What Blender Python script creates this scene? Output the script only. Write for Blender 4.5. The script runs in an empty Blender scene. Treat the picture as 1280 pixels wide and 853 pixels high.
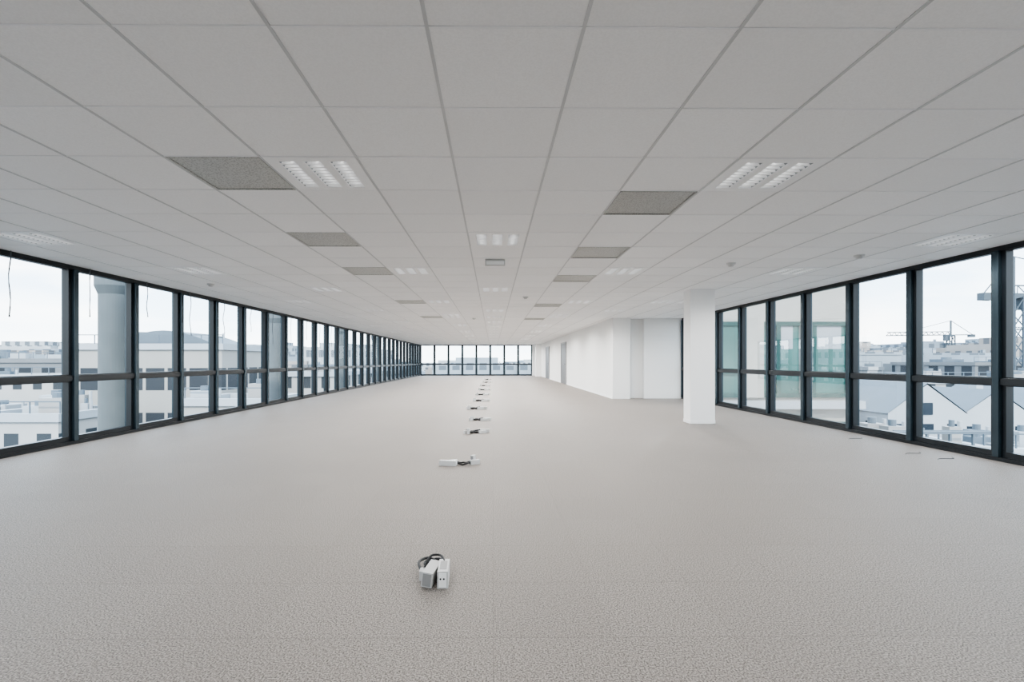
import bpy, math, random
from mathutils import Vector, Matrix
random.seed(4)
S=bpy.context.scene
ZC=1.14; CH=2.46; XL=-5.8; XR=5.82; YF=39.0; YB=-4.0; XCORE=3.64; YCORE=15.0

# ---------------- materials ----------------
def newmat(name):
    m=bpy.data.materials.new(name); m.use_nodes=True
    nt=m.node_tree; b=nt.nodes['Principled BSDF']
    return m,nt,b
def N(nt,t,**k):
    n=nt.nodes.new(t)
    for a,v in k.items(): setattr(n,a,v)
    return n
def M(nt,op,a,b=None,c=None):
    n=nt.nodes.new('ShaderNodeMath'); n.operation=op
    for i,v in enumerate((a,b,c)):
        if v is None: continue
        if isinstance(v,(int,float)): n.inputs[i].default_value=v
        else: nt.links.new(v,n.inputs[i])
    return n.outputs[0]
def mixc(nt,f,a,b):
    n=nt.nodes.new('ShaderNodeMix'); n.data_type='RGBA'
    for i,v in ((0,f),(6,a),(7,b)):
        if isinstance(v,(int,float)): n.inputs[i].default_value=v
        elif isinstance(v,tuple): n.inputs[i].default_value=(*v[:3],1)
        else: nt.links.new(v,n.inputs[i])
    return n.outputs[2]
def simple(name,col,rough=.6,metal=0,noise=0.04,scale=6,spec=.5,emit=0):
    m,nt,b=newmat(name)
    tc=N(nt,'ShaderNodeNewGeometry')
    no=N(nt,'ShaderNodeTexNoise'); no.inputs['Scale'].default_value=scale; no.inputs['Detail'].default_value=3
    nt.links.new(tc.outputs['Position'],no.inputs['Vector'])
    lo=tuple(max(0,c*(1-noise)) for c in col); hi=tuple(min(1,c*(1+noise)) for c in col)
    c=mixc(nt,no.outputs['Fac'],lo,hi)
    nt.links.new(c,b.inputs['Base Color'])
    b.inputs['Roughness'].default_value=rough; b.inputs['Metallic'].default_value=metal
    b.inputs['Specular IOR Level'].default_value=spec
    if emit:
        nt.links.new(c,b.inputs['Emission Color']); b.inputs['Emission Strength'].default_value=emit
    return m

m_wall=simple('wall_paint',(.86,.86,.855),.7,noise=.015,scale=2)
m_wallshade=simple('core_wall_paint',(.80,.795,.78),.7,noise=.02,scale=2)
m_frame=simple('anodised_dark_frame',(.007,.010,.013),.34,metal=.0,noise=.2,spec=.4)
m_post=simple('mullion_metal',(.032,.05,.062),.25,metal=.4,noise=.15,spec=.5)
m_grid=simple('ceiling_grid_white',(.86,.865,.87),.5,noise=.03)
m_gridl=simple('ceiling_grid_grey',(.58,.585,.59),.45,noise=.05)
m_fix=simple('luminaire_enamel',(.90,.90,.90),.4,noise=.02)
m_refl=simple('louvre_reflector',(.36,.37,.38),.25,metal=.9,noise=.03)
m_blade=simple('louvre_blade',(.94,.94,.94),.35,metal=.1,noise=.02)
m_tube=simple('fluorescent_tube',(.98,.98,.97),.4,noise=.0,emit=3.6)
m_plastic=simple('white_plastic',(.56,.56,.555),.35,noise=.03,scale=20)
m_plasticg=simple('grey_plastic',(.28,.28,.28),.4,noise=.05,scale=20)
m_black=simple('black_cable_rubber',(.006,.006,.007),.5,noise=.1)
m_door=simple('grey_door_laminate',(.10,.10,.105),.4,noise=.05)
m_slab=simple('concrete_slab',(.4,.4,.4),.8,noise=.1)
m_conc=simple('exterior_concrete',(.10,.118,.128),.8,noise=.18,scale=4)
m_white=simple('white_render',(.34,.37,.40),.85,noise=.10,scale=.5)
m_beige=simple('stone_cladding',(.37,.36,.335),.8,noise=.08,scale=1)
m_teal=simple('teal_window_frame',(.006,.055,.05),.4,noise=.1)
m_tealg=simple('green_glazing',(.045,.13,.12),.08,noise=.6,scale=.9,spec=.3)
m_darkwin=simple('dark_pane',(.02,.03,.042),.1,noise=.2,spec=.4)
m_roofg=simple('zinc_roof',(.10,.13,.16),.6,noise=.15,scale=.8)
m_rooft=simple('clay_tile_roof',(.17,.10,.07),.8,noise=.2,scale=.8)
m_skyl=simple('skylight_glazing',(.12,.23,.33),.15,noise=.2,scale=.8,spec=.4)
m_crane=simple('crane_steel',(.06,.08,.10),.6,noise=.1)
m_ground=simple('city_ground',(.09,.10,.105),.9,noise=.45,scale=.06)
m_cord=simple('blind_cord_grey',(.10,.11,.12),.6)

def mat_vent(name,k):
    m,nt,b=newmat(name)
    g=N(nt,'ShaderNodeNewGeometry'); v=N(nt,'ShaderNodeTexVoronoi'); v.inputs['Scale'].default_value=80
    nt.links.new(g.outputs['Position'],v.inputs['Vector'])
    f=M(nt,'GREATER_THAN',v.outputs['Distance'],.42)
    c=mixc(nt,f,(.27*k,.27*k,.255*k),(.40*k,.40*k,.38*k))
    nt.links.new(c,b.inputs['Base Color']); b.inputs['Roughness'].default_value=.4; b.inputs['Metallic'].default_value=.3
    return m
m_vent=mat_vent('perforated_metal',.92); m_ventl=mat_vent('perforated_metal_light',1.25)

def mat_tile():
    m,nt,b=newmat('mineral_fibre_tile')
    g=N(nt,'ShaderNodeNewGeometry'); s=N(nt,'ShaderNodeSeparateXYZ')
    nt.links.new(g.outputs['Position'],s.inputs[0])
    ix=M(nt,'FLOOR',M(nt,'DIVIDE',M(nt,'ADD',s.outputs[0],.26),.62))
    iy=M(nt,'FLOOR',M(nt,'DIVIDE',M(nt,'SUBTRACT',s.outputs[1],1.915),.61))
    cb=N(nt,'ShaderNodeCombineXYZ'); nt.links.new(ix,cb.inputs[0]); nt.links.new(iy,cb.inputs[1])
    w=N(nt,'ShaderNodeTexWhiteNoise'); w.noise_dimensions='3D'; nt.links.new(cb.outputs[0],w.inputs['Vector'])
    no=N(nt,'ShaderNodeTexNoise'); no.inputs['Scale'].default_value=110; no.inputs['Detail'].default_value=4
    nt.links.new(g.outputs['Position'],no.inputs['Vector'])
    r=N(nt,'ShaderNodeMapRange'); r.inputs[1].default_value=.4; r.inputs[2].default_value=.62; nt.links.new(no.outputs['Fac'],r.inputs[0])
    n2=N(nt,'ShaderNodeTexNoise'); n2.inputs['Scale'].default_value=1.1; n2.inputs['Detail'].default_value=5
    nt.links.new(g.outputs['Position'],n2.inputs['Vector'])
    c=mixc(nt,w.outputs['Value'],(.90,.90,.90),(.96,.96,.96))
    c=mixc(nt,M(nt,'MULTIPLY',r.outputs[0],.35),c,(.80,.80,.795))
    c=mixc(nt,M(nt,'MULTIPLY',n2.outputs['Fac'],.2),c,(.79,.79,.785))
    nt.links.new(c,b.inputs['Base Color']); b.inputs['Roughness'].default_value=.6
    b.inputs['Specular IOR Level'].default_value=.4
    return m
m_tile=mat_tile()

def mat_carpet():
    m,nt,b=newmat('loop_pile_carpet')
    g=N(nt,'ShaderNodeNewGeometry'); s=N(nt,'ShaderNodeSeparateXYZ')
    nt.links.new(g.outputs['Position'],s.inputs[0])
    ix=M(nt,'FLOOR',M(nt,'DIVIDE',s.outputs[0],.5)); iy=M(nt,'FLOOR',M(nt,'DIVIDE',s.outputs[1],.5))
    cb=N(nt,'ShaderNodeCombineXYZ'); nt.links.new(ix,cb.inputs[0]); nt.links.new(iy,cb.inputs[1])
    w=N(nt,'ShaderNodeTexWhiteNoise'); w.noise_dimensions='3D'; nt.links.new(cb.outputs[0],w.inputs['Vector'])
    def noise(sc,d=2):
        n=N(nt,'ShaderNodeTexNoise'); n.inputs['Scale'].default_value=sc; n.inputs['Detail'].default_value=d
        nt.links.new(g.outputs['Position'],n.inputs['Vector']); return n.outputs['Fac']
    r=N(nt,'ShaderNodeMapRange'); r.inputs[1].default_value=.38; r.inputs[2].default_value=.62
    nt.links.new(noise(150,4),r.inputs[0])
    c=mixc(nt,r.outputs[0],(.062,.052,.044),(.445,.398,.36))
    r2=N(nt,'ShaderNodeMapRange'); r2.inputs[1].default_value=.35; r2.inputs[2].default_value=.65; r2.inputs[4].default_value=.18
    nt.links.new(noise(34,3),r2.inputs[0])
    c=mixc(nt,r2.outputs[0],c,(.36,.322,.292))
    c=mixc(nt,M(nt,'MULTIPLY',w.outputs['Value'],.14),c,(.17,.148,.132))
    c=mixc(nt,M(nt,'MULTIPLY',noise(.7,4),.26),c,(.17,.15,.137))
    fx=M(nt,'FRACT',M(nt,'DIVIDE',s.outputs[0],.5)); fy=M(nt,'FRACT',M(nt,'DIVIDE',s.outputs[1],.5))
    seam=M(nt,'MAXIMUM',M(nt,'LESS_THAN',fx,.008),M(nt,'LESS_THAN',fy,.012))
    c=mixc(nt,M(nt,'MULTIPLY',seam,.3),c,(.11,.095,.085))
    nt.links.new(c,b.inputs['Base Color']); b.inputs['Roughness'].default_value=.6; b.inputs['Specular IOR Level'].default_value=.45
    bp=N(nt,'ShaderNodeBump'); bp.inputs['Strength'].default_value=.25; bp.inputs['Distance'].default_value=.002
    nt.links.new(r.outputs[0],bp.inputs['Height']); nt.links.new(bp.outputs[0],b.inputs['Normal'])
    return m
m_carpet=mat_carpet()

def mat_glass():
    m=bpy.data.materials.new('window_glass'); m.use_nodes=True; nt=m.node_tree; nt.nodes.clear()
    o=N(nt,'ShaderNodeOutputMaterial'); t=N(nt,'ShaderNodeBsdfTransparent'); t.inputs[0].default_value=(.92,.96,.97,1)
    gl=N(nt,'ShaderNodeBsdfGlossy'); gl.inputs['Roughness'].default_value=.01
    fr=N(nt,'ShaderNodeFresnel'); fr.inputs[0].default_value=1.25
    mx=N(nt,'ShaderNodeMixShader'); nt.links.new(M(nt,'MULTIPLY',fr.outputs[0],.25),mx.inputs[0])
    nt.links.new(t.outputs[0],mx.inputs[1]); nt.links.new(gl.outputs[0],mx.inputs[2]); nt.links.new(mx.outputs[0],o.inputs[0])
    return m
m_glass=mat_glass()

def mat_facade(name,wall,glass,pu,pz,fu,fz,rough=.7,roof=(.2,.2,.21),k=.42):
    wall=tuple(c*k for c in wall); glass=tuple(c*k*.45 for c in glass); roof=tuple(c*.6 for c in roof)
    m,nt,b=newmat(name)
    g=N(nt,'ShaderNodeNewGeometry'); s=N(nt,'ShaderNodeSeparateXYZ'); n=N(nt,'ShaderNodeSeparateXYZ')
    nt.links.new(g.outputs['Position'],s.inputs[0]); nt.links.new(g.outputs['True Normal'],n.inputs[0])
    ax=M(nt,'ABSOLUTE',n.outputs[0]); ay=M(nt,'ABSOLUTE',n.outputs[1]); az=M(nt,'ABSOLUTE',n.outputs[2])
    u=M(nt,'ADD',M(nt,'MULTIPLY',s.outputs[0],ay),M(nt,'MULTIPLY',s.outputs[1],ax))
    mu=M(nt,'LESS_THAN',M(nt,'FRACT',M(nt,'DIVIDE',u,pu)),fu)
    mz=M(nt,'LESS_THAN',M(nt,'FRACT',M(nt,'DIVIDE',M(nt,'ADD',s.outputs[2],100),pz)),fz)
    vert=M(nt,'LESS_THAN',az,.3)
    mask=M(nt,'MULTIPLY',M(nt,'MULTIPLY',mu,mz),vert)
    no=N(nt,'ShaderNodeTexNoise'); no.inputs['Scale'].default_value=.35; nt.links.new(g.outputs['Position'],no.inputs['Vector'])
    w=mixc(nt,no.outputs['Fac'],tuple(c*.8 for c in wall),tuple(min(1,c*1.15) for c in wall))
    w=mixc(nt,vert,roof,w)
    c=mixc(nt,mask,w,glass); nt.links.new(c,b.inputs['Base Color'])
    b.inputs['Roughness'].default_value=rough
    return m
f_off=mat_facade('office_facade_bands',(.72,.71,.68),(.10,.13,.17),1.6,3.3,.86,.5)
f_off2=mat_facade('grey_facade',(.36,.39,.42),(.10,.13,.17),2.4,3.0,.6,.5,roof=(.14,.16,.18))
f_wh=mat_facade('white_facade',(.88,.88,.87),(.14,.18,.22),1.8,2.9,.45,.5,roof=(.24,.25,.26))
f_br=mat_facade('brick_facade',(.44,.35,.31),(.12,.14,.17),2.4,2.9,.45,.5,roof=(.2,.14,.12))
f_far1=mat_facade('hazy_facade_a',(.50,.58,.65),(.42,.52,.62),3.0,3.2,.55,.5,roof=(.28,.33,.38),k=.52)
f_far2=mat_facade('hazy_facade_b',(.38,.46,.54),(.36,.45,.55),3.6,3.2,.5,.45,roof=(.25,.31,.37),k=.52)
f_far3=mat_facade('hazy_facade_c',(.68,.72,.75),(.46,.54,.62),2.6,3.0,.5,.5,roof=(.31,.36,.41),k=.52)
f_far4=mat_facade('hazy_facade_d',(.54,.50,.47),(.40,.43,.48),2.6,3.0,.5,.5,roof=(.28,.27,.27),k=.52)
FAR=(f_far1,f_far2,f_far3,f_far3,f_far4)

# ---------------- mesh helpers ----------------
def link(o,parent=None):
    S.collection.objects.link(o)
    if parent: o.parent=parent
    return o
def empty(name,loc=(0,0,0),rz=0):
    e=bpy.data.objects.new(name,None); e.location=loc; e.rotation_euler=(0,0,rz); e.empty_display_size=.1
    return link(e)
class MB:
    def __init__(s): s.v=[];s.f=[];s.mi=[];s.mats=[]
    def idx(s,m):
        if m not in s.mats: s.mats.append(m)
        return s.mats.index(m)
    def add(s,verts,faces,m):
        n=len(s.v); s.v+=[tuple(v) for v in verts]; i=s.idx(m)
        for f in faces: s.f.append(tuple(n+k for k in f)); s.mi.append(i)
    def box(s,x0,x1,y0,y1,z0,z1,m,R=None):
        x0,x1=sorted((x0,x1)); y0,y1=sorted((y0,y1)); z0,z1=sorted((z0,z1))
        vs=[Vector(p) for p in ((x0,y0,z0),(x1,y0,z0),(x1,y1,z0),(x0,y1,z0),(x0,y0,z1),(x1,y0,z1),(x1,y1,z1),(x0,y1,z1))]
        if R: vs=[R@v for v in vs]
        s.add(vs,[(0,3,2,1),(4,5,6,7),(0,1,5,4),(1,2,6,5),(2,3,7,6),(3,0,4,7)],m)
    def cyl(s,cx,cy,z0,z1,r0,r1,m,n=24,R=None,cap=True):
        vs=[Vector((cx+r*math.cos(2*math.pi*i/n),cy+r*math.sin(2*math.pi*i/n),z)) for z,r in((z0,r0),(z1,r1)) for i in range(n)]
        if R: vs=[R@v for v in vs]
        fs=[(i,(i+1)%n,n+(i+1)%n,n+i) for i in range(n)]
        if cap: fs+=[tuple(range(n-1,-1,-1)),tuple(range(n,2*n))]
        s.add(vs,fs,m)
    def beam(s,a,b,t,m):
        a=Vector(a);b=Vector(b);d=b-a;L=d.length
        R=Matrix.Translation(a)@d.to_track_quat('Z','Y').to_matrix().to_4x4()
        s.box(-t/2,t/2,-t/2,t/2,0,L,m,R)
    def mesh(s,name,smooth=False):
        me=bpy.data.meshes.new(name); me.from_pydata(s.v,[],s.f)
        for m in s.mats: me.materials.append(m)
        me.polygons.foreach_set('material_index',s.mi)
        if smooth: me.polygons.foreach_set('use_smooth',[True]*len(s.f))
        me.update(); return me
    def obj(s,name,parent=None,bevel=0,smooth=False):
        o=bpy.data.objects.new(name,s.mesh(name,smooth)); link(o,parent)
        if bevel:
            b=o.modifiers.new('bevel','BEVEL'); b.width=bevel; b.segments=2; b.limit_method='ANGLE'
        return o

# ---------------- shell ----------------
b=MB(); b.box(XL-.25,XR+.25,YB-.25,YF+.25,-.4,0,m_carpet); b.obj('floor')
b=MB(); b.box(XL-.25,XR+.25,YB-.25,YF+.25,2.64,2.9,m_slab)
for (x0,x1,y0,y1) in ((XL-.25,XL-.02,YB-.25,YF+.25),(XR+.02,XR+.25,YB-.25,YCORE),(XL-.25,XR,YF+.02,YF+.25)):
    b.box(x0,x1,y0,y1,CH+.005,2.64,m_frame)
b.obj('roof_slab')
b=MB(); b.box(XL-.1,XR+.1,YB-.2,YB,0,CH,m_wall); b.obj('wall_back')
b=MB()
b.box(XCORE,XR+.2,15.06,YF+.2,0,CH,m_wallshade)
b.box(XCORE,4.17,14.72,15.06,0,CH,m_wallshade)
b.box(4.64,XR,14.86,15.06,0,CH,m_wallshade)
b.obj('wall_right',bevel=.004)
b=MB(); b.box(3.22,XCORE-.002,36.4,37.0,0,CH,m_wall); b.obj('pillar',bevel=.004)
b=MB(); b.box(3.15,XCORE,YF-.25,YF+.2,0,CH,m_wall); b.obj('wall_far')
b=MB(); b.box(XCORE-.012,XCORE-.001,14.72,23.9,0,.07,m_wall); b.box(XCORE-.012,XCORE-.001,25.7,31.1,0,.07,m_wall)
b.obj('baseboard_right')
b=MB(); b.box(3.60,4.05,8.82,9.14,0,CH,m_wall); b.box(3.594,4.056,8.814,9.146,0,.06,m_wall)
b.obj('column',bevel=.006)

def door(name,y0,y1):
    e=empty(name,(XCORE,(y0+y1)/2,0)); w=(y1-y0)/2
    b=MB(); b.box(-.03,-.001,-w,w,0,2.05,m_door); b.obj('leaf',e)
    b=MB(); 
    b.box(-.05,-.001,-w-.06,-w,0,2.11,m_plasticg); b.box(-.05,-.001,w,w+.06,0,2.11,m_plasticg); b.box(-.05,-.001,-w,w,2.05,2.11,m_plasticg); b.obj('frame',e)
    b=MB(); b.box(-.09,-.075,-w+.08,-w+.22,1.0,1.02,m_refl); b.box(-.09,-.03,-w+.08,-w+.10,1.0,1.02,m_refl); b.obj('handle',e)
door('door_1',24.0,25.6); door('door_2',31.2,33.0)

# ---------------- windows ----------------
def facade(name,axis,pos,inn,us,u0,u1):
    e=empty(name)
    def bx(B,ua,ub,n0,n1,z0,z1,m):
        a,c=pos+inn*n0,pos+inn*n1
        if axis=='x': B.box(a,c,ua,ub,z0,z1,m)
        else: B.box(ua,ub,a,c,z0,z1,m)
    F=MB()
    bx(F,u0,u1,-.12,.05,0,.045,m_frame); bx(F,u0,u1,-.10,.02,.045,.10,m_frame)
    bx(F,u0,u1,-.10,.03,CH-.055,CH,m_frame)
    P=MB(); G=MB(); T=MB()
    ed=[u0]+[u for u in us if u0<u<u1]+[u1]
    for u in ed:
        ua,ub=max(u-.036,u0),min(u+.036,u1)
        bx(P,ua,ub,-.12,.062,.045,CH-.055,m_post)
    for a,c in zip(ed[:-1],ed[1:]):
        a2,c2=a+.036,c-.036
        if c2-a2<.1: continue
        for z0,z1 in((.10,.868),(.948,CH-.055)):
            bx(F,a2,a2+.048,-.06,.02,z0,z1,m_frame); bx(F,c2-.048,c2,-.06,.02,z0,z1,m_frame)
            bx(F,a2+.048,c2-.048,-.06,.02,z0,z0+.012,m_frame); bx(F,a2+.048,c2-.048,-.06,.02,z1-.012,z1,m_frame)
            bx(G,a2+.048,c2-.048,-.032,-.028,z0+.012,z1-.012,m_glass)
        bx(T,a2,c2,-.08,.045,.868,.948,m_frame)
    F.obj('frame',e); P.obj('mullions',e,bevel=.004); T.obj('transom',e,bevel=.004)
    gm=MB()
    for k in range(0,len(G.v),8):
        vs=G.v[k:k+8]
        if axis=='x': x=vs[0][0]; y0,y1=vs[0][1],vs[2][1]; z0,z1=vs[0][2],vs[4][2]; q=[(x,y0,z0),(x,y1,z0),(x,y1,z1),(x,y0,z1)]
        else: y=vs[0][1]; x0,x1=vs[0][0],vs[2][0]; z0,z1=vs[0][2],vs[4][2]; q=[(x0,y,z0),(x1,y,z0),(x1,y,z1),(x0,y,z1)]
        gm.add(q,[(0,1,2,3)],m_glass)
    gm.obj('glass',e)
    return e
usL=[6.74+1.146*k for k in range(-9,29)]
usR=[5.53+1.163*k for k in range(-8,9)]
facade('window_1','x',XL,1,usL,YB,YF)
facade('window_2','x',XR,-1,[u for u in usR if u<14.7],YB,14.84)
facade('window_3','y',YF,-1,[-5.8+1.12*k for k in range(1,8)],XL,3.15)

b=MB()
for i,u in enumerate(usL):
    if u<4: continue
    uc=u+.20
    L=.55+.35*((i*37)%10)/10
    pts=[(XL+.075+.01*math.sin(j),uc+.015*math.sin(j*1.1+i),CH-.005-L*j/8) for j in range(9)]
    for p,q in zip(pts[:-1],pts[1:]): b.beam(p,q,.009,m_cord)
    b.cyl(pts[-1][0],pts[-1][1],pts[-1][2]-.03,pts[-1][2],.009,.006,m_cord,10)
b.obj('blind_cords')

# ---------------- ceiling ----------------
PX,PY,OX,OY=.62,.61,-.26,1.915
lights=set(); vents=set()
def col(x): return round((x-OX)/PX)
def row(y): return round((y-OY)/PY)
k0=row(3.14)
for r in range(k0,row(YF)-1,6):
    lights|={(col(-1.5),r),(col(1.6),r)}
    if r>k0: lights|={(col(-4.6),r),(col(4.08),r)} if r<row(14) else {(col(-4.6),r)}
for r in range(row(4.97),row(YF)-1,6): lights.add((col(-.26),r))
for r in range(row(8.63),row(YF)-1,6):
    lights.add((col(-3.36),r))
for r in range(row(12.29)+3,row(YF)-1,6):
    lights|={(col(-.26),r),(col(-1.5),r-1),(col(1.6),r-1)}
lights|={(col(-5.22),row(4.97)),(col(4.70),row(4.97)),(col(3.46),row(10.46)),(col(2.84),row(12.3)),(col(-1.5),row(-.52)),(col(1.6),row(-.52)),(col(-4.6),row(-.52)),(col(4.08),row(-.52))}
vents|={(col(-2.12),row(y)) for y in (3.14,4.97,6.80,10.46,14.12)}
vents|={(col(.98),row(y)) for y in (3.75,5.58,7.41,11.07,14.73)}
vents-=lights
b=MB(); tb=MB()
cmin,cmax=math.floor((XL-OX)/PX),math.ceil((XR-OX)/PX); rmin,rmax=math.floor((YB-OY)/PY),math.ceil((YF-OY)/PY)
for c in range(cmin,cmax):
    for r in range(rmin,rmax):
        if (c,r) in lights or (c,r) in vents: continue
        x0,x1=max(XL-.02,OX+c*PX),min(XR+.02,OX+(c+1)*PX); y0,y1=max(YB,OY+r*PY),min(YF+.02,OY+(r+1)*PY)
        if x1-x0<.005 or y1-y0<.005: continue
        b.add([(x0,y0,CH),(x0,y1,CH),(x1,y1,CH),(x1,y0,CH)],[(0,1,2,3)],m_tile)
b.obj('ceiling')
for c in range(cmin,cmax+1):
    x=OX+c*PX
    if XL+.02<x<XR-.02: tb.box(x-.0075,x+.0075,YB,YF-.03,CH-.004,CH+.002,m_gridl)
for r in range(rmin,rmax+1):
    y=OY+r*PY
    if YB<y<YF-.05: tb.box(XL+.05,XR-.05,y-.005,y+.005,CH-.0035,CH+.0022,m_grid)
tb.obj('trim_1')

def light_mesh():
    b=MB(); w=.30; l=.296
    z=-.004
    lanes=[(-.17,.055),(0,.055),(.17,.055)]
    xs=[-w]; 
    for cx,h in lanes: xs+=[cx-h,cx+h]
    xs.append(w)
    yl=.235
    for i in range(0,8,2): b.box(xs[i],xs[i+1],-l,l,z,z+.004,m_fix)
    for cx,h in lanes:
        b.box(cx-h,cx+h,-l,-yl,z,z+.004,m_fix); b.box(cx-h,cx+h,yl,l,z,z+.004,m_fix)
        n=8; prof=[(cx-h+2*h*i/n,.001+.055*(1-((i-n/2)/(n/2))**2)**.6) for i in range(n+1)]
        vs=[(x,y,zz) for y in(-yl,yl) for x,zz in prof]
        b.add(vs,[(i,i+1,n+2+i,n+1+i) for i in range(n)],m_refl)
        for y in(-yl,yl):
            b.box(cx-h,cx+h,y-.002,y+.002,0,.056,m_fix)
        R=Matrix.Translation((cx,-yl+.01,.036))@Matrix.Rotation(-math.pi/2,4,'X')
        b.cyl(0,0,0,2*yl-.02,.008,.008,m_tube,10,R)
        for k in range(1,9):
            y=-yl+2*yl*k/9
            vs=[(cx-h,y-.005,-.003),(cx+h,y-.005,-.003),(cx+h,y+.005,-.003),(cx-h,y+.005,-.003),
                (cx-h,y-.0008,.016),(cx+h,y-.0008,.016),(cx+h,y+.0008,.016),(cx-h,y+.0008,.016)]
            b.add(vs,[(0,3,2,1),(4,5,6,7),(0,1,5,4),(1,2,6,5),(2,3,7,6),(3,0,4,7)],m_blade)
    b.box(-w,w,-l,l,.06,.065,m_fix)
    for x0,x1,y0,y1 in((-w,-w+.004,-l,l),(w-.004,w,-l,l),(-w,w,-l,-l+.004),(-w,w,l-.004,l)): b.box(x0,x1,y0,y1,0,.06,m_fix)
    return b.mesh('ceiling_light')
lm=light_mesh()
def vent_mesh(mv):
    b=MB(); w=.30;l=.296
    b.box(-w,w,-l,l,.0,.004,mv)
    for x0,x1,y0,y1 in((-w,-w+.015,-l,l),(w-.015,w,-l,l),(-w,w,-l,-l+.015),(-w,w,l-.015,l)): b.box(x0,x1,y0,y1,-.006,0,mv)
    return b.mesh('ceiling_vent')
vm=vent_mesh(m_vent); vml=vent_mesh(m_ventl)
lampd=bpy.data.lights.new('lamp','SPOT'); lampd.energy=86; lampd.spot_size=math.radians(172); lampd.spot_blend=.4
lampd.shadow_soft_size=0; lampd.color=(1,.993,.972)
for s,me,nm in((lights,lm,'ceiling_light'),(vents,vm,'ceiling_vent')):
    for c,r in sorted(s,key=lambda t:(t[1],t[0])):
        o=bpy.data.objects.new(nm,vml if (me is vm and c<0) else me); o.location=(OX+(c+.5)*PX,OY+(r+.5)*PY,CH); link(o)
        if me is lm:
            l=bpy.data.objects.new('lamp',lampd); l.location=(.085,.024,-.008); link(l,o)
b=MB(); b.box(-.13,.13,-.03,.03,-.075,0,m_plastic); b.box(-.115,.115,-.034,-.03,-.066,-.02,m_fix); b.box(-.115,.115,.03,.034,-.066,-.02,m_fix)
o=b.obj('emergency_light',bevel=.006); o.location=(.03,6.3,CH-.004)
sd=MB(); sd.cyl(0,0,-.02,0,.055,.06,m_plastic); sd.cyl(0,0,-.045,-.02,.03,.045,m_plastic)
sdm=sd.mesh('smoke_detector')
for x,y in((4.55,6.0),(-4.8,8.3),(3.2,6.5),(.67,9.9),(-.57,14.8)):
    o=bpy.data.objects.new('smoke_detector',sdm); o.location=(x,y,CH); link(o)

# ---------------- floor power units ----------------
def cable(pts,parent,name='cable',r=.005):
    cu=bpy.data.curves.new(name,'CURVE'); cu.dimensions='3D'; cu.bevel_depth=r; cu.bevel_resolution=3; cu.materials.append(m_black)
    sp=cu.splines.new('NURBS'); sp.points.add(len(pts)-1)
    for p,q in zip(sp.points,pts): p.co=(*q,1)
    sp.use_endpoint_u=True; sp.order_u=3
    o=bpy.data.objects.new(name,cu); return link(o,parent)
def module(B,cx,cy,L,W,H,rz,tilt=0,z=0):
    R=Matrix.Translation((cx,cy,z))@Matrix.Rotation(rz,4,'Z')@Matrix.Rotation(tilt,4,'X')
    B.box(-W/2,W/2,-L/2,L/2,0,H,m_plastic,R)
    B.box(-W/2+.006,W/2-.006,-L/2-.003,-L/2,.006,H-.006,m_plasticg if W<.05 else m_fix,R)
    for k in range(3):
        y=-L/2+L*(k+.5)/3
        B.cyl(0,y,H,H+.0015,.018*W/.055,.018*W/.055,m_fix,16,R)
        B.cyl(-.006,y,H+.001,H+.003,.0025,.0025,m_black,8,R); B.cyl(.006,y,H+.001,H+.003,.0025,.0025,m_black,8,R)
def unit(x,y,rz,kind,sc=1):
    e=empty('floor_power_box',(x,y,0),rz); e.scale=(sc,sc,sc)
    B=MB()
    if kind==0:
        R=Matrix.Translation((-.034,.05,0))@Matrix.Rotation(-.16,4,'Z')@Matrix.Rotation(.12,4,'Y')
        B.box(-.028,.028,-.08,.08,.004,.078,m_plastic,R); B.box(-.022,.022,-.083,-.08,.010,.072,m_plasticg,R)
        R=Matrix.Translation((.036,.045,0))@Matrix.Rotation(.03,4,'Z')
        B.box(-.027,.027,-.08,.08,0,.085,m_plastic,R); B.box(-.019,.019,-.084,-.08,.008,.078,m_fix,R)
        B.box(-.018,.018,-.05,.05,.085,.0865,m_plasticg,R)
        for k in range(2): B.cyl(0,0,0,.003,.005,.005,m_black,10,Matrix.Translation((.028+.017*k,-.037,.05))@Matrix.Rotation(math.pi/2,4,'X'))
        B.box(-.092,-.068,.05,.10,0,.05,m_plastic)
        B.obj('socket_modules',e,bevel=.004)
        cable([(-.08,.09,.03),(-.11,.15,.04),(-.12,.24,.03),(-.07,.29,.03),(-.02,.24,.02),(.01,.22,.03),(.04,.22,.04),(.045,.11,.06)],e,r=.0075)
        cable([(-.034,.12,.04),(-.05,.22,.04),(-.09,.22,.01),(-.09,.29,.01),(-.02,.29,.02),(.02,.25,.03),(.036,.12,.04)],e,r=.0075)
        cable([(-.07,.09,.05),(-.06,.17,.085),(-.01,.20,.08),(.02,.16,.085),(.035,.10,.08)],e,r=.006)
    else:
        module(B,-.13,-.01,.19,.055,.055,1.35)
        module(B,-.10,.06,.14,.045,.045,1.9)
        module(B,.16,.05,.11,.045,.05,-1.1)
        module(B,.14,.10,.06,.04,.09,-.4)
        B.obj('socket_modules',e,bevel=.004)
        r=.010 if y<7 else .016
        cable([(-.04,0,.03),(0,.02,.012),(.03,-.05,.012),(.08,-.03,.03),(.10,.03,.02),(.14,.05,.03)],e,r=r)
        cable([(-.05,.05,.03),(.0,.06,.012),(.04,.02,.03),(.07,.06,.012),(.12,.09,.03)],e,r=r)
        if y>7: cable([(-.06,.03,.05),(.0,-.05,.03),(.06,-.08,.012),(.12,-.04,.012),(.16,.03,.05)],e,r=r)
unit(-.290,2.47,0,0)
unit(-.36,5.33,0,1)
unit(-.27,7.75,math.pi+.2,1,.95)
unit(-.25,9.4,math.pi-.2,1,.95)
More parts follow.
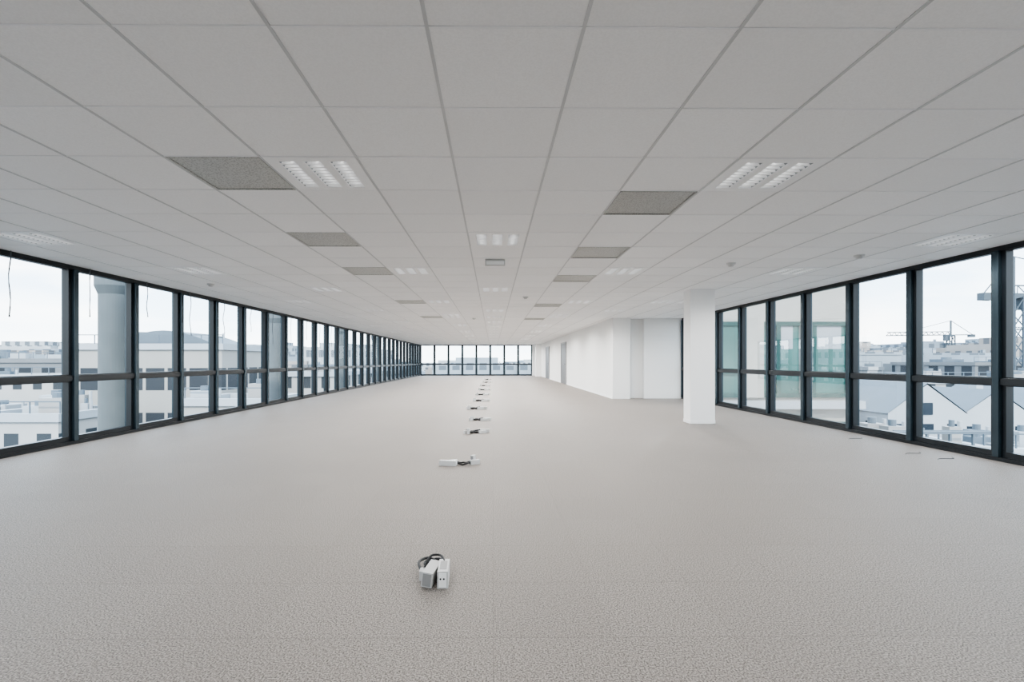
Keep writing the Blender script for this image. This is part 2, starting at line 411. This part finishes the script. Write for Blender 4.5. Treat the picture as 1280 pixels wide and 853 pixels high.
for i,(x,y) in enumerate(((-.38,11.6),(-.33,13.9),(-.35,16.4),(-.34,19.2),(-.35,22.4),(-.32,26),(-.35,30))):
    unit(x,y,math.pi+random.uniform(-.4,.4),1,1.1)

def floor_cable(x,y,rz):
    e=empty('loose_floor_cable',(x,y,0),rz)
    cable([(-.16,0,.003),(-.10,.05,.003),(0,.03,.003),(.05,-.02,.006),(.12,0,.003),(.16,.05,.006)],e,r=.0028)
for x,y in((5.3,5.62),(5.2,5.95),(5.35,7.1)): floor_cable(x,y,.3)

# ---------------- exterior ----------------
G0=-18
b=MB(); b.box(-900,900,-300,1600,G0-1,G0,m_ground); b.obj('ground')
def ext_col(x,y):
    b=MB(); b.cyl(x,y,G0,2.42,.27,.27,m_conc,40,cap=False); b.cyl(x,y,2.42,2.58,.27,.33,m_conc,40); b.cyl(x,y,2.58,6,.33,.33,m_conc,40)
    b.obj('exterior_column',smooth=False)
for y in (9.45,16.5,23.5,30.5): ext_col(-7.3,y)

def building(name,x0,x1,y0,y1,top,mat,units=2,setback=True,roofm=None):
    b=MB(); rm=roofm or mat
    b.box(x0,x1,y0,y1,G0,top,mat)
    t=.3
    for a in((x0-.15,x1+.15,y0-.15,y0+t),(x0-.15,x1+.15,y1-t,y1+.15),(x0-.15,x0+t,y0+t,y1-t),(x1-t,x1+.15,y0+t,y1-t)):
        b.box(*a,top,top+.45,m_white if mat in(f_off,f_wh) else rm)
    w=x1-x0;d=y1-y0
    for k in range(units*2):
        cx=random.uniform(x0+w*.15,x1-w*.15); cy=random.uniform(y0+d*.15,y1-d*.15); s=min(w,d)*random.uniform(.04,.14)
        h=random.uniform(.4,1.3); m=random.choice((m_roofg,m_white,m_plasticg))
        b.box(cx-s,cx+s,cy-s*.7,cy+s*.7,top,top+h,m); b.cyl(cx,cy,top+h,top+h+.3,s*.4,s*.4,m_roofg,12)
        b.cyl(cx+s*1.4,cy,top,top+h*1.2,.09,.09,m_white,8)
    for yy in (y0+.1,):
        b.beam((x0,yy,top+1.1),(x1,yy,top+1.1),.06,m_roofg)
        n=int(w/1.5)
        for i in range(n+1): b.beam((x0+w*i/n,yy,top+.4),(x0+w*i/n,yy,top+1.1),.05,m_roofg)
    return b.obj(name)
building('office_building',-31,-20,36,43,2.0,f_off,3)
b=MB()
n=10
vs=[(-29+8*i/n, y, 2.4+1.1*math.sin(math.pi*i/n)) for y in(37,42) for i in range(n+1)]
b.add(vs,[(i,i+1,n+2+i,n+1+i) for i in range(n)]+[tuple(range(n,-1,-1)),tuple(range(n+1,2*n+2))],m_roofg); b.obj('vaulted_roof')
building('office_building',-85,-40,52,64,1.0,f_off2,6)
building('office_building',-60,-37,44,50,-.5,f_wh,5)
building('office_building',-29,-24,27,32,-2.2,f_wh,3)
building('office_building',-48,-31,28,40,-3.4,f_off,8)
building('office_building',-19,-14,30,35,-1.6,f_off,2)
building('office_building',-24,-15,46,60,-.3,f_wh,3)
building('office_building',-22,-14,66,80,-.6,f_off2,3)
building('office_building',-19,-12,24.3,28.5,-4.6,f_wh,3)
b=MB(); b.box(-40,-16,14,23,G0,-6.2,f_wh)
n=14
for i in range(n):
    x0=-39.5+23*i/n; x1=x0+23/n
    b.add([(x0,14.3,-6.1),(x0,22.7,-6.1),(x0,18.5,-4.3)],[(0,1,2)],m_white)
    b.add([(x0,14.3,-6.1),(x1-.15,14.3,-6.1),(x1-.15,18.5,-4.3),(x0,18.5,-4.3)],[(0,1,2,3)],m_skyl)
    b.add([(x0,22.7,-6.1),(x1-.15,22.7,-6.1),(x1-.15,18.5,-4.3),(x0,18.5,-4.3)],[(3,2,1,0)],m_skyl)
    b.beam((x1,14.3,-6.1),(x1,18.5,-4.25),.15,m_white); b.beam((x1,22.7,-6.1),(x1,18.5,-4.25),.15,m_white)
b.obj('glass_roofed_hall')
b=MB(); X0,X1,Y0=6.6,11.7,16.0
b.box(X0,X1,Y0,28,G0,7.5,m_beige)
for zf in range(-5,3):
    z0=zf*3.3-.05; z1=z0+2.5
    if z1>7 or zf==1: continue
    b.box(7.1,X1+.03,Y0-.04,Y0+.02,z0,z1,m_tealg)
    b.box(X1,X1+.04,Y0,24,z0,z1,m_tealg)
    for z in (z0,z0+.75,z1-.14): b.box(7.1,X1+.08,Y0-.10,Y0-.04,z,z+.14,m_teal)
    x=7.1
    while x<X1+.05:
        b.box(x-.07,x+.07,Y0-.11,Y0-.04,z0,z1,m_teal); x+=1.15
    b.box(8.2,8.9,Y0-.12,Y0-.02,z0,z1,m_beige); b.box(10.1,10.5,Y0-.12,Y0-.02,z0,z1,m_beige)
    b.box(X0,X1+.35,Y0-.4,Y0,z0-.35,z0-.1,m_white)
    for x in (9.0,10.6):
        b.box(x+.1,x+.9,Y0-.045,Y0-.041,z0+1.6,z1-.1,m_white)
b.obj('stone_building')
b=MB(); b.box(7,13,12.5,15.5,G0,-2.2,m_white); b.box(7,13,12.4,12.55,-2.2,-1.5,m_white); b.box(12.9,13.05,12.4,15.5,-2.2,-1.5,m_white)
for i in range(11): b.beam((7+.6*i,12.45,-1.5),(7+.6*i,12.45,-.7),.05,m_roofg)
b.beam((7,12.45,-.7),(13,12.45,-.7),.07,m_roofg)
b.obj('white_terrace_block')
def gable(x0,x1,y0,y1,eave,ridge,roof=None):
    roof=roof or m_roofg
    b=MB(); xm=(x0+x1)/2
    vs=[(x0,y0,G0),(x1,y0,G0),(x1,y0,eave),(xm,y0,ridge),(x0,y0,eave),(x0,y1,G0),(x1,y1,G0),(x1,y1,eave),(xm,y1,ridge),(x0,y1,eave)]
    b.add(vs,[(0,1,2,3,4),(9,8,7,6,5),(1,6,7,2),(5,0,4,9)],m_white)
    b.add([(x0-.1,y0-.05,eave-.02),(xm,y0-.05,ridge+.1),(xm,y1+.1,ridge+.1),(x0-.1,y1+.1,eave-.02)],[(0,1,2,3)],roof)
    b.add([(x1+.1,y0-.05,eave-.02),(xm,y0-.05,ridge+.1),(xm,y1+.1,ridge+.1),(x1+.1,y1+.1,eave-.02)],[(3,2,1,0)],roof)
    b.box(xm-.35,xm+.35,y0-.05,y0,eave-.1,eave+.7,m_darkwin)
    for z in (eave-1.3,eave-4.1,eave-6.9):
        for k in range(3):
            x=x0+(x1-x0)*(k+.5)/3
            b.box(x-.4,x+.4,y0-.05,y0,z-.6,z+.6,m_darkwin); b.box(x-.5,x+.5,y0-.12,y0,z-.7,z-.6,m_roofg)
        n=int((y1-y0)/2.5)
        for k in range(n):
            y=y0+(y1-y0)*(k+.5)/n
            b.box(x0-.05,x0,y-.4,y+.4,z-.6,z+.6,m_darkwin)
    b.box(xm+.6,xm+1.1,y0+2,y0+2.6,ridge-.8,ridge+.6,m_white)
    b.obj('gabled_house')
gable(26.2,31.4,32,38,-2.3,-.4); gable(32.0,37,33,40,-2.6,-.9); gable(20.5,25.4,34,42,-2.4,-.7,m_rooft); gable(38,44,34,42,-2.4,-.6)
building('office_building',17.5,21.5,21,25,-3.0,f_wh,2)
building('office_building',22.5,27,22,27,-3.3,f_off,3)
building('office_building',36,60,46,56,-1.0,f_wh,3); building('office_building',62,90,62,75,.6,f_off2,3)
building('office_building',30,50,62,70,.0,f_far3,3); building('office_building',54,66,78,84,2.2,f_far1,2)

def skyline(name,pts):
    b=MB()
    for (x,y,w,d,h,m) in pts:
        b.box(x-w/2,x+w/2,y-d/2,y+d/2,G0,h,m)
        b.box(x-w/4,x+w/4,y-d/4,y+d/4,h,h+random.uniform(.6,2),m)
        if random.random()<.4: b.cyl(x+w*.3,y,h,h+1.5,.4,.4,m,8)
    b.obj(name)
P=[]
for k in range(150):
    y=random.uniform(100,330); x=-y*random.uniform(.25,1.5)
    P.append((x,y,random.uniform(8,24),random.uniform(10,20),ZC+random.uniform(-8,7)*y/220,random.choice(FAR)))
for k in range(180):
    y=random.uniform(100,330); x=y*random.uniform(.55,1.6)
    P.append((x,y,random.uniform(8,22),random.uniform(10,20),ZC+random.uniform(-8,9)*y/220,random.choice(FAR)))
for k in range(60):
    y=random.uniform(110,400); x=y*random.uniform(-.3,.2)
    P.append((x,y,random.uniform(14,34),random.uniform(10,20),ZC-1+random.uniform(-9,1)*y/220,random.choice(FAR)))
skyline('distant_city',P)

def crane(x,y,top,jl,cj,ang,t=1.4,th=.16,mat=m_crane):
    b=MB(); h=t/2
    z=G0
    while z<top:
        z2=min(z+t*1.4,top)
        for sx,sy in((-h,-h),(h,-h),(h,h),(-h,h)): b.beam((sx,sy,z),(sx,sy,z2),th,mat)
        b.beam((-h,-h,z),(h,-h,z2),th*.6,mat); b.beam((h,h,z),(-h,h,z2),th*.6,mat); b.beam((-h,h,z),(-h,-h,z2),th*.6,mat); b.beam((h,-h,z),(h,h,z2),th*.6,mat)
        z=z2
    b.box(-h,h,-h,h,top-.2,top+.3,mat); b.box(h,h+1.1,-.6,.6,top-1.6,top+.3,mat)
    b.beam((0,0,top),(0,0,top+5),th*1.6,mat)
    n=int(jl/t)
    for s in range(-int(cj/t),n):
        x0=s*t;x1=x0+t
        b.beam((x0,-h*.7,top+.3),(x1,-h*.7,top+.3),th,mat); b.beam((x0,h*.7,top+.3),(x1,h*.7,top+.3),th,mat)
        if s>=0:
            b.beam((x0,0,top+1.4),(x1,0,top+1.4),th,mat); b.beam((x0,-h*.7,top+.3),(x0+t/2,0,top+1.4),th*.6,mat); b.beam((x0+t/2,0,top+1.4),(x1,-h*.7,top+.3),th*.6,mat)
    b.beam((0,0,top+5),(jl*.7,0,top+1.4),th*.6,mat); b.beam((0,0,top+5),(-cj,0,top+.3),th*.6,mat)
    b.box(-cj-.4,-cj+1.2,-h*.7,h*.7,top-.5,top+.4,mat)
    o=b.obj('tower_crane'); o.location=(x,y,0); o.rotation_euler=(0,0,ang)
crane(64.8,60,9.2,30,4.2,.1,1.2,.16)
crane(150,158,9.5,18,6,2.9,1.5,.25); crane(215,200,14,24,8,.2,1.6,.3)

# ---------------- light ----------------
w=bpy.data.worlds.new('sky'); S.world=w; w.use_nodes=True; nt=w.node_tree; bg=nt.nodes['Background']
tc=N(nt,'ShaderNodeTexCoord'); sp=N(nt,'ShaderNodeSeparateXYZ'); nt.links.new(tc.outputs['Generated'],sp.inputs[0])
r=N(nt,'ShaderNodeMapRange'); r.inputs[1].default_value=0; r.inputs[2].default_value=.22; nt.links.new(sp.outputs[2],r.inputs[0])
c=mixc(nt,r.outputs[0],(.86,.93,.98),(.38,.58,.80))
mp=N(nt,'ShaderNodeMapping'); mp.inputs['Scale'].default_value=(1.2,1.2,5); nt.links.new(tc.outputs['Generated'],mp.inputs[0])
no=N(nt,'ShaderNodeTexNoise'); no.inputs['Scale'].default_value=3.4; no.inputs['Detail'].default_value=7; nt.links.new(mp.outputs[0],no.inputs['Vector'])
r2=N(nt,'ShaderNodeMapRange'); r2.inputs[1].default_value=.40; r2.inputs[2].default_value=.64; nt.links.new(no.outputs['Fac'],r2.inputs[0])
c=mixc(nt,r2.outputs[0],c,(1.0,1.0,1.0))
nt.links.new(c,bg.inputs[0]); bg.inputs[1].default_value=5.6
sun=bpy.data.lights.new('sun','SUN'); sun.energy=5.0; sun.angle=.03; sun.color=(1,.95,.88)
so=bpy.data.objects.new('sun',sun); link(so); so.rotation_euler=Vector((0,1,-.85)).to_track_quat('-Z','Y').to_euler()

try:
    S.view_settings.view_transform='AgX'; S.view_settings.look='AgX - Medium High Contrast'
except Exception as ex: print(ex)

# ---------------- camera ----------------
cam=bpy.data.cameras.new('camera'); co=bpy.data.objects.new('camera',cam); link(co)
cam.sensor_width=36; cam.lens=607/1280*36; cam.clip_end=3000; cam.clip_start=.02
yaw=.007
co.location=(0,0,ZC); co.rotation_euler=(math.pi/2,0,-yaw)
cam.shift_x=(24-607*yaw)/1280; cam.shift_y=25.5/1280
S.camera=co
